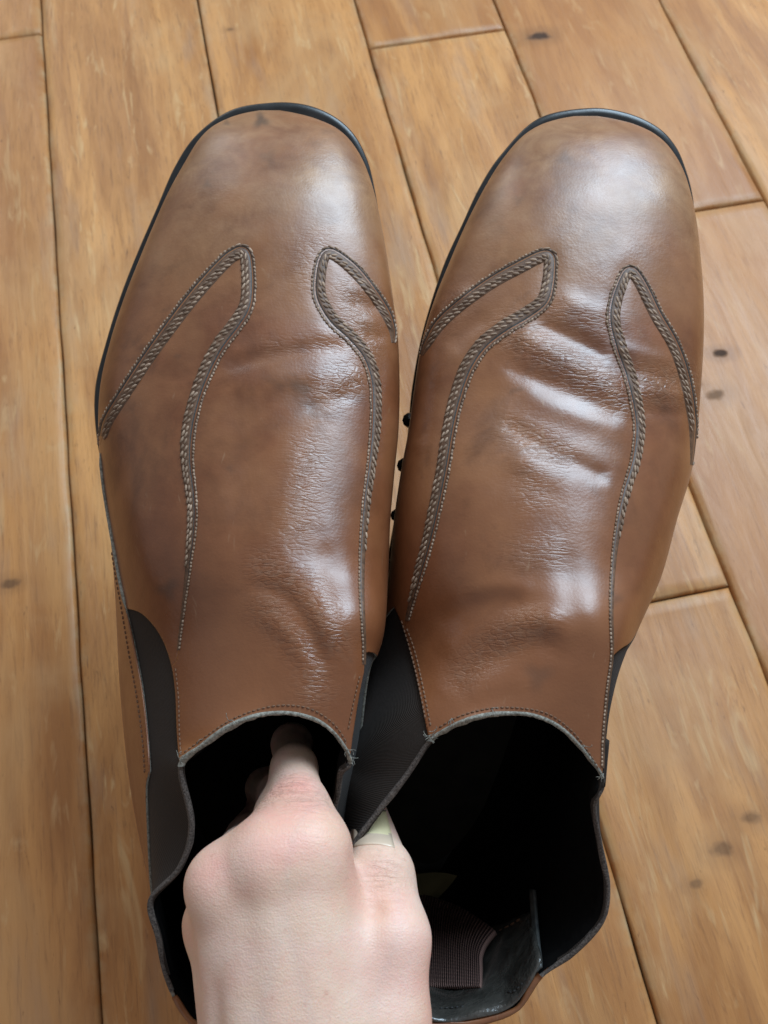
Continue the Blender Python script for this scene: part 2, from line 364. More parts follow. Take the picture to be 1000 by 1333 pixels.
class Boot:
    NU, NV = 384, 420
    def __init__(s, spec):
        s.sp = spec; rings = [auto_ring(*r) for r in spec['rings']]
        rings.append(np.array([P(*p) for p in spec['topline']]))
        s.nr = len(rings); C = np.array(rings)               # nr, NC, 3
        tu = np.arange(s.NU) / s.NU * NC
        # even out spacing along the boot
        tv0 = np.linspace(0, s.nr - 1, 400); q = cr(C[:, [0, 6, 18]], tv0); ln = np.r_[0, np.cumsum(np.linalg.norm(np.diff(q, axis=0), axis=2).mean(1))]
        tv = np.interp(np.linspace(0, ln[-1], s.NV), ln, tv0); s.tv, s.tu = tv, tu
        A = cr(C, tv)                                        # NV, NC, 3
        G = np.stack([cr(A[j], tu, True) for j in range(s.NV)])  # NV, NU, 3
        s.G0 = G
        N = s.normals(G); pr = proj(G)
        facing = np.clip(-(N * G).sum(-1) / np.linalg.norm(G, axis=-1) * 3, 0, 1)
        disp = np.zeros(G.shape[:2]); crease = np.zeros(G.shape[:2])
        for pts, amp, sig in spec['folds'] + [([q[:2] for q in sm_], -.55, 13) for sm_ in spec['seams']()]:
            pl = resample(np.array(pts, float), 3)
            x0, y0 = pl.min(0) - 4 * sig; x1, y1 = pl.max(0) + 4 * sig
            mk = (pr[..., 0] > x0) & (pr[..., 0] < x1) & (pr[..., 1] > y0) & (pr[..., 1] < y1) & (facing > 0)
            q = pr[mk]; d2 = ((q[:, None, :] - pl[None]) ** 2).sum(-1); k = d2.argmin(1); d = np.sqrt(d2.min(1))
            e = np.clip(np.minimum(k, len(pl) - 1 - k) * 3 / (sig * 1.8), 0, 1); e = e * e * (3 - 2 * e)
            v = np.exp(-(d / sig) ** 2) * (.25 + .75 * e)
            disp[mk] += amp * .00060 * v * facing[mk]
        for pts, a, sig in spec['wrinkled']:
            pl = resample(np.array(pts, float), 4); q = pr.reshape(-1, 2)
            d2 = np.full(len(q), 1e9)
            for p in pl: d2 = np.minimum(d2, ((q - p) ** 2).sum(1))
            crease = np.maximum(crease, (a * np.exp(-d2 / sig ** 2)).reshape(crease.shape) * (facing > 0))
        G = G + N * disp[..., None]; s.G = G; s.N = s.normals(G); s.pr = proj(G)
        s.crease = crease
        ty = s.pr[..., 1]; s.toe = np.clip((430 - ty) / 190, 0, 1) * .9
        s.dirt = np.zeros_like(ty)
        for x, y, rad, a in spec['spots']:
            q = s.pr - (x, y); wob = 1 + .3 * np.sin(np.arctan2(q[..., 1], q[..., 0]) * 3 + x)
            s.dirt = np.maximum(s.dirt, a * np.exp(-((q ** 2).sum(-1) / (rad * wob) ** 2) ** 1.5) * (facing > 0))
        s.faces = grid_faces(s.NU, s.NV, True)
        f0 = s.faces[len(s.faces) // 2]; q = G.reshape(-1, 3)[list(f0)]
        if np.cross(q[1] - q[0], q[2] - q[0]) @ s.N.reshape(-1, 3)[f0[0]] < 0: s.faces = grid_faces(s.NU, s.NV, True, True)
        s.bvh = BVHTree.FromPolygons([tuple(v) for v in G.reshape(-1, 3)], s.faces)
        T = np.meshgrid(tu, tv); s.UV = np.dstack(T)
    @staticmethod
    def normals(G):
        du = np.roll(G, -1, 1) - np.roll(G, 1, 1); dv = np.gradient(G, axis=0)
        n = np.cross(du, dv); l = np.linalg.norm(n, axis=-1, keepdims=True); n = n / np.maximum(l, 1e-12)
        return n * s_flip(n, G)
    def hit(s, px, py):
        r = s.bvh.ray_cast(Vector((0, 0, 0)), ray(px, py))
        if r[0] is None: return None
        j, i = divmod(r[2], s.NU)
        n = Vector(s.N[j, i]);
        return np.array(r[0]), np.array(n), r[2]
    def px2uv(s, px, py):
        h = s.hit(px, py)
        if h is None:
            d = ((s.pr - (px, py)) ** 2).sum(-1) + 1e4 * (s.N * s.G).sum(-1).clip(0, 9); j, i = np.unravel_index(d.argmin(), d.shape)
            return np.array([s.tu[i], s.tv[j]])
        j, i = divmod(h[2], s.NU)
        # bilinear refinement in the picture of the quad
        p = s.pr[j, i]; a = s.pr[j, (i + 1) % s.NU] - p; b = s.pr[min(j + 1, s.NV - 1), i] - p
        M = np.array([a, b]).T
        try: k = np.clip(np.linalg.solve(M, np.array([px, py]) - p), 0, 1)
        except Exception: k = (0, 0)
        return np.array([s.tu[i] + k[0] * NC / s.NU, s.tv[j] + k[1] * (s.tv[min(j + 1, s.NV - 1)] - s.tv[j])])
def s_flip(n, G):
    c = G.mean(axis=1, keepdims=True); sg = np.sign(((G - c) * n).sum(-1).mean()); return sg

def build_boot(spec):
    b = Boot(spec); sp = spec
    org = world(b.G[:, NC and 0].mean(0)); org = world(np.array(sp['base']))
    root = empty('ankle_boot', tuple(org), sp['label'], 'boot', 'pair of brown boots')
    b.root = root
    UVf = b.UV.reshape(-1, 2)
    data = np.hstack([b.G.reshape(-1, 3), b.N.reshape(-1, 3), UVf, b.crease.reshape(-1, 1), b.toe.reshape(-1, 1), b.dirt.reshape(-1, 1)])
    cu = lambda q: q                                            # grid positions, u in 0..24
    def polyuv(items, ushift=0):
        out = []
        for it in items:
            if len(it) == 3: out.append((it[1], it[2]))
            else:
                q = b.px2uv(*it); out.append((q[0], q[1]))
        return out
    faces = b.faces; VM = b.nr - 1
    parts = []
    def unwrap(poly, lo):                                      # u range [lo, lo+24)
        return [(((u - lo) % NC) + lo, v) for u, v in poly]
    # faces crossing the u seam: duplicate data by shifting; do the work per half with a fixed seam at u=0 / 12
    for name, poly, lo in sp['regions'](b):
        s_ = np.array(data[:, 6])
        u = ((data[:, 6] - lo) % NC) + lo; q = np.stack([u, data[:, 7]], 1)
        sd = signed(unwrap(poly, lo), q)
        # keep away from the wrap line
        data, pos, rest = clip(data, faces, sd); parts.append((name, pos)); faces = rest
    parts.append(('vamp', faces))
    for name, fs in parts:
        d, f = compact(data, fs)
        if not f: continue
        if name == 'elastic_gore':
            pts = d[:, :3] - d[:, 3:6] * .0009; m = ELASTIC
        else: pts = d[:, :3]; m = LEATHER
        o = obj(name, world(pts), f, m, root, attrs={'crease': d[:, 8], 'toe': d[:, 9], 'dirt': d[:, 10], 'shaft': np.clip((proj(d[:, :3])[:, 1] - 520) / 330, 0, 1)}, uvs=d[:, 6:8])
        if name != 'elastic_gore': o.data.materials.append(EDGE)
        md = o.modifiers.new('thickness', 'SOLIDIFY'); md.thickness = .0012; md.offset = b.sol; md.use_rim = True
        if name != 'elastic_gore': md.material_offset_rim = 1
    # lining
    j0 = int(np.searchsorted(b.tv, sp['lin_from'])); st = 3
    Gl = (b.G0 - b.N * .0032)[j0::st, ::st]; last = (b.G0 - b.N * .0014)[-1:, ::st]
    Gl = np.concatenate([Gl[:-1], last]); nv_, nu_ = Gl.shape[:2]
    lv = Gl.reshape(-1, 3); lf = grid_faces(nu_, nv_, True); lf.append(tuple(range(nu_))[::-1])
    obj('lining', world(lv), lf, LINING, root)
    b.lin = BVHTree.FromPolygons([tuple(v) for v in lv], lf)
    return b
def lift(b, px, py, h, bvh=None):
    if bvh is None:
        r = b.hit(px, py)
        if r is None: return None
        return r[0] + r[1] * h
    r = bvh.ray_cast(Vector((0, 0, 0)), ray(px, py))
    if r[0] is None: return None
    p = np.array(r[0]); n = np.array(r[1]); n = n if n @ p < 0 else -n
    return p + n * h
class Acc:
    def __init__(s): s.v = []; s.f = []; s.n = 0; s.uv = []
    def add(s, v, f, uv=None):
        v = np.asarray(v); s.v.append(v); s.f += [tuple(i + s.n for i in q) for q in f]; s.n += len(v)
        s.uv.append(np.zeros((len(v), 2)) if uv is None else uv)
    def build(s, name, mat, parent=None, stuff=False, **k):
        if not s.n: return None
        o = obj(name, world(np.vstack(s.v)), s.f, mat, parent, uvs=np.vstack(s.uv), **k)
        if stuff: o['kind'] = 'stuff'
        return o
def bead(acc, a, b, r, up):     # one stitch: a fat little capsule from a to b
    a, b = np.array(a), np.array(b); ax = b - a; L = np.linalg.norm(ax)
    if L < 1e-5: return
    ax /= L; sd = np.cross(ax, up); sd /= max(np.linalg.norm(sd), 1e-9); u2 = np.cross(sd, ax)
    vs = []; ts = (0, .12, .5, .88, 1); rs = (.25, .8, 1, .8, .25); k = 6
    for t, q in zip(ts, rs):
        c = a + ax * L * t + u2 * r * (.5 * math.sin(math.pi * t) - .35)
        for i in range(k):
            an = 2 * math.pi * i / k; vs.append(c + (sd * math.cos(an) + u2 * math.sin(an) * .8) * r * q)
    f = grid_faces(k, len(ts), True) + [tuple(range(k))[::-1], tuple(range(k * (len(ts) - 1), k * len(ts)))]
    acc.add(vs, f, np.full((len(vs), 2), random.random()))
def tube(acc, pts, r, k=8, flat=1.0, ups=None, jitter=0):
    pts = np.asarray(pts); n = len(pts); T = np.gradient(pts, axis=0); T /= np.maximum(np.linalg.norm(T, axis=1, keepdims=True), 1e-9)
    vs = []; uv = []
    rr = np.full(n, r) if np.isscalar(r) else np.asarray(r)
    for i in range(n):
        up = ups[i] if ups is not None else np.array([0, 0, 1.0]); sd = np.cross(T[i], up); sd /= max(np.linalg.norm(sd), 1e-9); u2 = np.cross(sd, T[i])
        for j in range(k):
            a = 2 * math.pi * j / k; q = rr[i] * (1 + jitter * (random.random() - .5))
            vs.append(pts[i] + (sd * math.cos(a) + u2 * math.sin(a) * flat) * q); uv.append((i, j))
    acc.add(vs, grid_faces(k, n, True) + [tuple(range(k))[::-1], tuple(range(k * (n - 1), k * n))], np.array(uv, float))
def px_normal(path):
    t = np.gradient(path[:, :2], axis=0); t /= np.maximum(np.linalg.norm(t, axis=1, keepdims=True), 1e-9)
    return np.stack([t[:, 1], -t[:, 0]], 1)                     # left of travel as seen in the picture (y down)
def seam(b, pts, side, name='seam'):
    """pts rows: px, py, half width.  side +1: outer edge left of travel."""
    path = resample(np.array(pts, float), 2.0); N = px_normal(path) * side
    for _ in range(3): N[1:-1] = (N[:-2] + N[1:-1] * 2 + N[2:]) / 4
    N /= np.linalg.norm(N, axis=1, keepdims=True)
    prof = [(-1.0, -.35), (-.93, .10), (-.6, .35), (0, .42), (.30, .30), (.42, -.02), (.60, -.02), (.70, .30), (.92, .22), (1.0, -.35)]
    V = []; ok = []
    for p, n in zip(path, N):
        row = []; hw = p[2] * .92; sc_ = min(1, hw / 9)
        for s_, h in prof:
            q = lift(b, p[0] + n[0] * s_ * hw, p[1] + n[1] * s_ * hw, h * .001 * max(.45, sc_))
            row.append(q)
        if any(x is None for x in row): ok.append(False); continue
        row = np.array(row)
        if np.ptp(row[:, 2]) > .02: ok.append(False); continue
        V.append(row); ok.append(True)
    V = np.array(V); m = len(prof)
    for _ in range(2): V[1:-1] = (V[:-2] + 2 * V[1:-1] + V[2:]) / 4
    flat = V.reshape(-1, 3); fs = []
    for j in range(len(V) - 1):
        if np.linalg.norm(V[j + 1] - V[j], axis=1).max() > .008: continue
        for i in range(m - 1):
            a = j * m + i; fs.append((a, a + 1, a + m + 1, a + m))
    mi = [1 if 4 <= (k % (m - 1)) <= 6 else 0 for k in range(len(fs))]
    obj(name, world(flat), fs, SEAMBASE, b.root, mats=[SEAMBASE, GROOVE], midx=mi)
    # stitches
    s = np.r_[0, np.cumsum(np.linalg.norm(np.diff(path[:, :2], axis=0), axis=1))]
    def at(d):
        return [np.interp(d, s, path[:, c]) * (.92 if c == 2 else 1) for c in range(3)], [np.interp(d, s, N[:, c]) for c in range(2)]
    acc = Acc()
    def row(off, step, ln, rad0, slant, minw, hh):
        d = 0
        while d < s[-1] - step:
            (x, y, hw), (nx, ny) = at(d); (x2, y2, hw2), (nx2, ny2) = at(d + ln * (.9 + .2 * random.random()))
            rad = rad0 * random.uniform(.82, 1.15)
            if hw > minw:
                o1 = off + slant + random.uniform(-.09, .09); o2 = off - slant + random.uniform(-.09, .09)
                p = lift(b, x + nx * o1 * hw, y + ny * o1 * hw, hh * .0008); q = lift(b, x2 + nx2 * o2 * hw2, y2 + ny2 * o2 * hw2, hh * .001)
                if p is not None and q is not None and np.linalg.norm(p - q) < .008: bead(acc, p, q, rad, -p / np.linalg.norm(p))
            d += step * random.uniform(.88, 1.12)
    row(-.66, 8.6, 8.2, .00052, .17, 4.5, .40)
    row(-.16, 8.6, 8.0, .00050, .17, 5.5, .50)
    row(.88, 4.9, 4.3, .00043, -.05, 0, .28)
    acc.build('stitching', THREAD, b.root, stuff=True)
def stitch_row(b, pts, step, ln, rad, mat, hh=.15, bvh=None):
    path = resample(np.array(pts, float), 1.5); s = np.r_[0, np.cumsum(np.linalg.norm(np.diff(path, axis=0), axis=1))]; acc = Acc(); d = 0
    while d < s[-1] - ln:
        p = lift(b, np.interp(d, s, path[:, 0]), np.interp(d, s, path[:, 1]), hh * .001, bvh); q = lift(b, np.interp(d + ln, s, path[:, 0]), np.interp(d + ln, s, path[:, 1]), hh * .001, bvh)
        if p is not None and q is not None and np.linalg.norm(p - q) < .008: bead(acc, p, q, rad, -p / np.linalg.norm(p))
        d += step
    acc.build('stitching', mat, b.root, stuff=True)
def sole_depth(y, x=0): return .396 + .050 * (y - 143) / 1022.0
def sole(b, outline, heel):
    o = resample(np.array(outline, float), 5, closed=True)[:-1]; n = len(o)
    c = o.mean(0); ring = []
    pr = [(0.94, -.004), (0.990, -.0045), (1.0, -.0030), (1.0, -.0016), (.992, -.0008), (1.0, .0002), (1.003, .003), (.998, .0055), (.985, .0070), (.9, .0075)]
    nrm = px_normal(np.vstack([o[-1:], o, o[:1]]))[1:-1]
    if ((o - c) * nrm).sum() < 0: nrm = -nrm
    for k, dz in pr:
        off = (k - 1) * 130
        for (x, y), nn in zip(o, nrm):
            d = sole_depth(y); ring.append(P(x + nn[0] * off, y + nn[1] * off, d + dz))
    fs = grid_faces(n, len(pr), True) + [tuple(range(n))[::-1], tuple(range(n * (len(pr) - 1), n * len(pr)))]
    s_ = obj('sole', world(np.array(ring)), fs, RUBBER, b.root)
    h = resample(np.array(heel, float), 6, closed=True)[:-1]; n = len(h); r2 = []
    hc = h.mean(0)
    for k, dz in ((1, .006), (1.0, .010), (.985, .011), (1.0, .012), (.98, .024), (.95, .026)):
        for x, y in h: q = hc + (np.array([x, y]) - hc) * k; r2.append(P(q[0], q[1], sole_depth(y) + dz))
    obj('heel', world(np.array(r2)), grid_faces(n, 6, True) + [tuple(range(n))[::-1], tuple(range(n * 5, n * 6))], RUBBER, s_parent(b)).parent = b.root
def s_parent(b): return b.root
def topline_trim(b, spec):
    T = b.G[-1]; N = b.N[-1]; nu = b.NU
    def seg(u0, u1):
        i0 = int(round(u0 / NC * nu)); i1 = int(round(u1 / NC * nu)); idx = [i % nu for i in range(i0, i1 + 1, 2)]
        return T[idx], N[idx]
    def strip(name, u0, u1, th, hgt, mat, jit, over=0.0):
        p, n = seg(u0, u1); V = []; up = (b.G[-1] - b.G[-4]); up = up / np.linalg.norm(up, axis=1, keepdims=True)
        i0 = int(round(u0 / NC * nu)); i1 = int(round(u1 / NC * nu)); idx = [i % nu for i in range(i0, i1 + 1, 2)]; up = up[idx]
        ph = rng.rand(4) * 6
        for k in range(len(p)):
            j = lambda: (random.random() - .5) * jit
            th_ = th * (1 + .18 * math.sin(k * .31 + ph[0]) + .12 * math.sin(k * .83 + ph[1]))
            a = p[k] + n[k] * over
            V += [a - up[k] * hgt, a + up[k] * (hgt * .35 + j()), a - n[k] * (th_ * .25) + up[k] * (hgt * .75 + j()), a - n[k] * (th_ * .75 + j()) + up[k] * (hgt * .75 + j()), a - n[k] * th_ + up[k] * (hgt * .3 + j()), a - n[k] * th_ - up[k] * hgt]
        m = 6; f = []
        for k in range(len(p) - 1):
            for i in range(m): f.append((k * m + i, k * m + (i + 1) % m, (k + 1) * m + (i + 1) % m, (k + 1) * m + i))
        f += [tuple(range(m)), tuple(range((len(p) - 1) * m, len(p) * m))[::-1]]
        return obj(name, world(np.array(V)), f, mat, b.root)
    strip('topline_edge', -4, 4, .0022, .0008, EDGE, .00035, .0002)
    a1, a2 = spec['gore_u']
    strip('elastic_edge', 4.02, a1, .0018, .0008, EDGEB, .00015, .0001)
    strip('elastic_edge', a2, 19.98, .0018, .0008, EDGEB, .00015, .0001)
    strip('heel_binding', a1 + .03, a2 - .03, .0024, .0012, LEATHER, .0002, .0002)
EDGEB = simple('frayed_elastic_edge', (.030, .022, .018), .85, (.13, .105, .09), 1400, .8, .0006)
def patch(b, corners, nu, nv, liftf, name, mat, bvh, uvs=(1, 1), th=.0012, bow=None):
    """corners: four photo points tl, tr, br, bl laid on the lining"""
    c = [np.array(x, float) for x in corners]; V = []; uv = []
    for j in range(nv):
        for i in range(nu):
            s_, t_ = i / (nu - 1), j / (nv - 1)
            q = (c[0] * (1 - s_) + c[1] * s_) * (1 - t_) + (c[3] * (1 - s_) + c[2] * s_) * t_
            if bow: q = q + np.array(bow(s_, t_))
            p = lift(b, q[0], q[1], liftf(s_, t_), bvh); cc = sum(c) / 4
            for _k in range(40):
                if p is not None: break
                q = q + (cc - q) * .02; p = lift(b, q[0], q[1], liftf(s_, t_), bvh)
            if p is None: p = V[-1] if V else P(q[0], q[1], .35)
            V.append(p); uv.append((s_ * uvs[0], t_ * uvs[1]))
    V = np.array(V).reshape(nv, nu, 3)
    for _ in range(3):
        V[1:-1] = (V[:-2] + 2 * V[1:-1] + V[2:]) / 4; V[:, 1:-1] = (V[:, :-2] + 2 * V[:, 1:-1] + V[:, 2:]) / 4
    a = Acc(); a.add(V.reshape(-1, 3), grid_faces(nu, nv), np.array(uv)); o = a.build(name, mat, b.root)
    md = o.modifiers.new('thickness', 'SOLIDIFY'); md.thickness = th; md.offset = 0
    return o

def rings_from(rows, tail):
    out = []
    for (y, l, r, dx, dd, ls, rs) in rows:
        ps = sole_depth(y) - .001
        out.append(((dx, y, dd), (r, y, rs), ((l + r) / 2 + (dx - (l + r) / 2) * -.3, y, ps), (l, y, ls)))
    return out + tail
# ---- left boot
LB = dict(label='left brown leather boot of the pair, with the back of the hand over its opening', base=P(330, 700, .43))
LB['rings'] = rings_from([
    (143.5, 338, 364, 350, .3885, .3895, .3895), (147.5, 317, 386, 350, .3850, .3890, .3890), (154, 297, 410, 350, .3800, .3880, .3880), (166, 275, 437, 352, .3720, .3865, .3865),
    (184, 258, 457, 352, .3660, .3850, .3850), (212, 241, 474, 352, .3600, .3830, .3830), (250, 220, 487, 350, .3540, .3810, .3810), (292, 201, 496, 348, .3500, .3800, .3800),
    (335, 183, 503, 346, .3465, .3790, .3780), (385, 163, 509, 345, .3430, .3780, .3770), (440, 145, 514, 345, .3390, .3770, .3760),
    (500, 131, 514, 345, .3345, .3760, .3750), (560, 128, 511, 345, .3290, .3760, .3740), (620, 133, 504, 345, .3230, .3770, .3730), (680, 142, 498, 346, .3170, .3780, .3720)],
    [((347, 742, .3115), (494, 760, .368), (300, 850, .433), (150, 775, .382)),
     ((350, 808, .3065), (485, 850, .350), (300, 1165, .446), (158, 905, .388), 2.2, 2.4),
     ((352, 872, .3020), (474, 910, .324), (320, 1290, .375), (186, 1030, .340), 2.2, 2.4)])
LB['topline'] = [(352, 929, .298), (385, 930, .298), (418, 941, .300), (443, 964, .303), (458, 993, .306),
    (447, 1008, .309), (443, 1035, .312), (438, 1062, .315), (450, 1092, .318), (462, 1135, .318), (462, 1200, .319), (440, 1290, .320),
    (340, 1352, .322), (275, 1352, .322), (238, 1322, .320), (214, 1272, .318), (203, 1222, .316), (193, 1172, .314), (232, 1130, .311), (247, 1075, .308), (233, 998, .304),
    (262, 970, .301), (292, 948, .299), (322, 935, .298)]
LB['gore_u'] = (10.6, 14.6); LB['lin_from'] = 6
LB['folds'] = [([(285, 478), (350, 462), (420, 452), (455, 450)], -1.3, 11), ([(290, 505), (360, 492), (440, 490)], 1.0, 16),
    ([(450, 372), (475, 378), (492, 380)], 1.1, 8), ([(452, 392), (480, 398), (500, 400)], -1.0, 7), ([(462, 415), (500, 420)], .9, 8), ([(470, 437), (508, 440)], -.9, 7),
    ([(425, 505), (455, 490), (478, 492)], .8, 10), ([(395, 535), (430, 520), (465, 515)], -.7, 8),
    ([(330, 690), (375, 735), (420, 800), (445, 860)], 1.2, 20), ([(320, 760), (370, 778), (405, 825), (425, 880)], -1.4, 13), ([(335, 800), (375, 825), (398, 870)], .9, 12),
    ([(415, 700), (440, 760), (455, 820)], -1.2, 16), ([(330, 560), (318, 650), (312, 740)], -1.0, 26), ([(385, 560), (370, 640), (362, 720)], .9, 24),
    ([(215, 540), (200, 600), (200, 680)], -.9, 22), ([(170, 640), (185, 720), (205, 770)], .7, 16), ([(285, 600), (290, 700)], .5, 14)]
LB['wrinkled'] = [([(350, 740), (400, 770), (430, 830)], .9, 26), ([(350, 790), (400, 850), (410, 900)], .8, 24), ([(400, 590), (390, 650), (375, 710)], .55, 26),
    ([(425, 510), (460, 495)], .8, 22), ([(455, 380), (480, 450)], .7, 22), ([(400, 350), (415, 310)], .35, 24), ([(350, 450), (440, 450)], .35, 14)]
def regions_L(b):
    A = [tuple(p[:2]) for p in resample(np.array(SEAM_A + [(228, 862, 1), (217, 880, 1), (212, 950, 1)], float), 6)]
    B = [tuple(p[:2]) for p in resample(np.array(SEAM_B, float), 6)]
    uv = lambda pts: [tuple(b.px2uv(*p)) for p in pts]
    VM = b.nr - 1
    gl = uv(resample(np.array([(163, 792), (185, 799), (208, 826), (222, 862), (228, 900), (230, 950), (233, 990)], float), 6))
    gl2 = uv(resample(np.array([(194, 1005), (190, 950), (184, 895), (174, 840), (163, 792)], float), 6))
    yield 'elastic_gore', gl + [(20, VM + 1), (15, VM + 1), (15.0, VM - .3)] + [(min(gl2[0][0], 16.0), gl2[0][1] + .25)] + gl2, 6
    gr = uv([(475, 850), (474, 875), (466, 915), (459, 960), (456, 985)])
    yield 'elastic_gore', [(gr[0][0] + 1.4, gr[0][1] - .4)] + gr + [(4, VM + 1), (10, VM + 1), (9.5, VM - .8)], 0
    a = uv(A); bb = uv(B)
    yield 'side_panel', [(12.01, a[0][1])] + a + [(a[-1][0], VM + 2), (12.01, VM + 2)], 0.0001
    yield 'side_panel', [(11.99, bb[0][1])] + bb + [(bb[-1][0], VM + 2), (11.99, VM + 2)], -4
LB['regions'] = regions_L
SEAM_A = [(131, 580, 3), (134, 568, 6.5), (140, 548, 9), (160, 515, 10), (200, 455, 10.5), (250, 388, 11), (290, 343, 11), (308, 329, 10.5), (317, 327, 10.5), (322, 338, 10.5), (324, 368, 11), (321, 398, 11.5), (307, 422, 12), (286, 450, 12),
          (268, 485, 11.5), (255, 520, 11), (246, 560, 11), (244, 600, 10), (250, 650, 8), (250, 690, 7), (245, 740, 4.5), (239, 790, 3), (232, 846, 2.5)]
SEAM_B = [(512, 446, 2.5), (511, 430, 5.5), (503, 408, 8.5), (485, 380, 9), (462, 352, 10), (440, 334, 9.5), (428, 329, 9.5), (421, 335, 9.5), (416, 355, 10), (416, 385, 10.5), (432, 415, 10.5), (458, 440, 10), (478, 466, 9.5), (488, 500, 9), (489, 545, 8.5),
          (484, 600, 7), (477, 650, 6), (472, 710, 5), (471, 770, 4), (474, 830, 3.2), (474, 865, 3)]
LB['seams'] = lambda: (SEAM_A, SEAM_B)
LB['spots'] = [(340, 157, 9, .75), (295, 160, 4, .5), (218, 768, 13, .45), (350, 205, 10, .25), (300, 610, 5, .2), (270, 240, 5, .3)]
# ---- right boot
RB = dict(label='right brown leather boot of the pair, its dark opening and heel strap uncovered', base=P(720, 700, .43))
RB['rings'] = rings_from([
    (151, 748, 778, 762, .3885, .3895, .3895), (155, 727, 801, 762, .3850, .3890, .3890), (162, 705, 827, 762, .3800, .3880, .3880), (174, 685, 852, 763, .3720, .3865, .3865),
    (192, 667, 872, 764, .3660, .3850, .3850), (220, 646, 889, 765, .3600, .3830, .3830), (256, 625, 900, 764, .3540, .3810, .3810), (296, 605, 907, 761, .3500, .3800, .3800),
    (340, 586, 911, 756, .3465, .3790, .3780), (390, 566, 914, 748, .3430, .3780, .3770), (445, 550, 914, 738, .3390, .3770, .3760),
    (505, 541, 911, 726, .3345, .3760, .3750), (560, 535, 907, 714, .3290, .3760, .3740), (615, 526, 899, 702, .3230, .3770, .3710), (675, 517, 880, 690, .3170, .3780, .3660)],
    [((678, 740, .3115), (855, 760, .358), (640, 860, .433), (506, 765, .382)),
     ((670, 808, .3065), (808, 860, .342), (545, 1160, .446), (470, 900, .388), 2.2, 2.4),
     ((664, 872, .3020), (786, 940, .320), (580, 1270, .375), (440, 1020, .340), 2.2, 2.4)])
RB['topline'] = [(660, 929, .298), (695, 932, .298), (730, 948, .300), (762, 980, .303), (787, 1018, .306),
    (776, 1052, .309), (784, 1100, .312), (794, 1152, .315), (786, 1200, .318), (748, 1243, .320), (706, 1272, .321), (670, 1318, .322),
    (600, 1338, .322), (545, 1335, .322), (497, 1300, .320), (468, 1240, .318), (455, 1165, .312), (456, 1105, .3065), (490, 1056, .306), (528, 1008, .305), (558, 965, .303),
    (582, 948, .301), (606, 937, .299), (632, 931, .298)]
RB['gore_u'] = (10.0, 14.6); RB['lin_from'] = 6
RB['folds'] = [([(690, 415), (745, 440), (800, 468)], -2.2, 14), ([(660, 428), (720, 462), (790, 498), (820, 520)], 1.6, 15), ([(650, 470), (710, 498), (770, 522), (820, 548)], -1.4, 14),
    ([(670, 500), (715, 528), (780, 550), (825, 566)], .9, 15), ([(650, 545), (700, 575), (755, 605), (800, 625)], -1.4, 12), ([(655, 585), (700, 612), (740, 632)], 1.1, 16),
    ([(720, 385), (760, 402), (800, 415)], 1.2, 14), ([(560, 412), (585, 392), (620, 380)], 1.2, 10), ([(572, 455), (610, 425), (645, 408)], -1.2, 13),
    ([(560, 500), (590, 470), (615, 455)], .9, 13), ([(800, 450), (840, 462), (880, 470)], .9, 9), ([(815, 480), (850, 488), (890, 495)], -.9, 8), ([(825, 505), (860, 512), (895, 515)], 1.0, 8), ([(832, 532), (865, 538), (898, 540)], -.8, 8),
    ([(700, 430), (760, 470), (815, 500)], .0, 5), ([(575, 905), (615, 870), (660, 850), (705, 838), (735, 850)], -2.0, 17), ([(570, 860), (610, 830), (655, 815), (705, 806), (740, 822)], 1.7, 17),
    ([(560, 815), (600, 795), (640, 785), (690, 780)], -1.2, 15), ([(600, 772), (650, 762), (700, 770)], .9, 12), ([(600, 910), (650, 890), (700, 888)], .8, 16),
    ([(735, 700), (745, 780), (760, 860)], -.9, 18), ([(590, 640), (580, 720)], -.8, 22), ([(550, 560), (545, 600)], .8, 14), ([(850, 600), (835, 680), (815, 760)], -.7, 20)]
RB['wrinkled'] = [([(665, 430), (730, 470), (815, 515)], 1.0, 24), ([(670, 560), (730, 590)], .9, 20), ([(720, 400), (790, 425)], .5, 22), ([(840, 500), (890, 500)], .8, 28),
    ([(650, 835), (700, 812)], .85, 22), ([(680, 720), (720, 715)], .5, 22), ([(640, 840), (600, 880)], .6, 22), ([(690, 610), (690, 640)], .5, 24), ([(600, 390), (570, 420)], .4, 20)]
SEAM_C = [(549, 462, 3), (556, 448, 6.5), (572, 422, 9.5), (600, 396, 10), (640, 367, 10.5), (680, 345, 11), (702, 334, 10.5), (714, 332, 10.5), (717, 342, 10.5), (715, 368, 11), (708, 392, 11.5), (685, 410, 12), (655, 428, 12), (628, 450, 12),
          (608, 480, 12), (594, 520, 11.5), (585, 560, 11), (577, 610, 10.5), (567, 660, 10), (557, 705, 9), (546, 745, 7.5), (537, 780, 5), (530, 808, 3.5)]
SEAM_D = [(900, 605, 2), (903, 580, 4), (901, 540, 7.5), (892, 490, 9), (877, 448, 9.5), (855, 410, 10), (838, 375, 10), (827, 357, 9.5), (820, 352, 9.5), (812, 361, 9.5), (801, 392, 10.5), (799, 420, 10.5), (808, 455, 10.5), (820, 490, 10),
          (829, 530, 9.5), (832, 562, 9), (827, 600, 8), (815, 640, 7), (806, 680, 5.5), (799, 730, 4), (796, 790, 3.2), (797, 850, 2.6), (791, 900, 2.4), (786, 960, 2.4), (785, 1000, 2.4)]
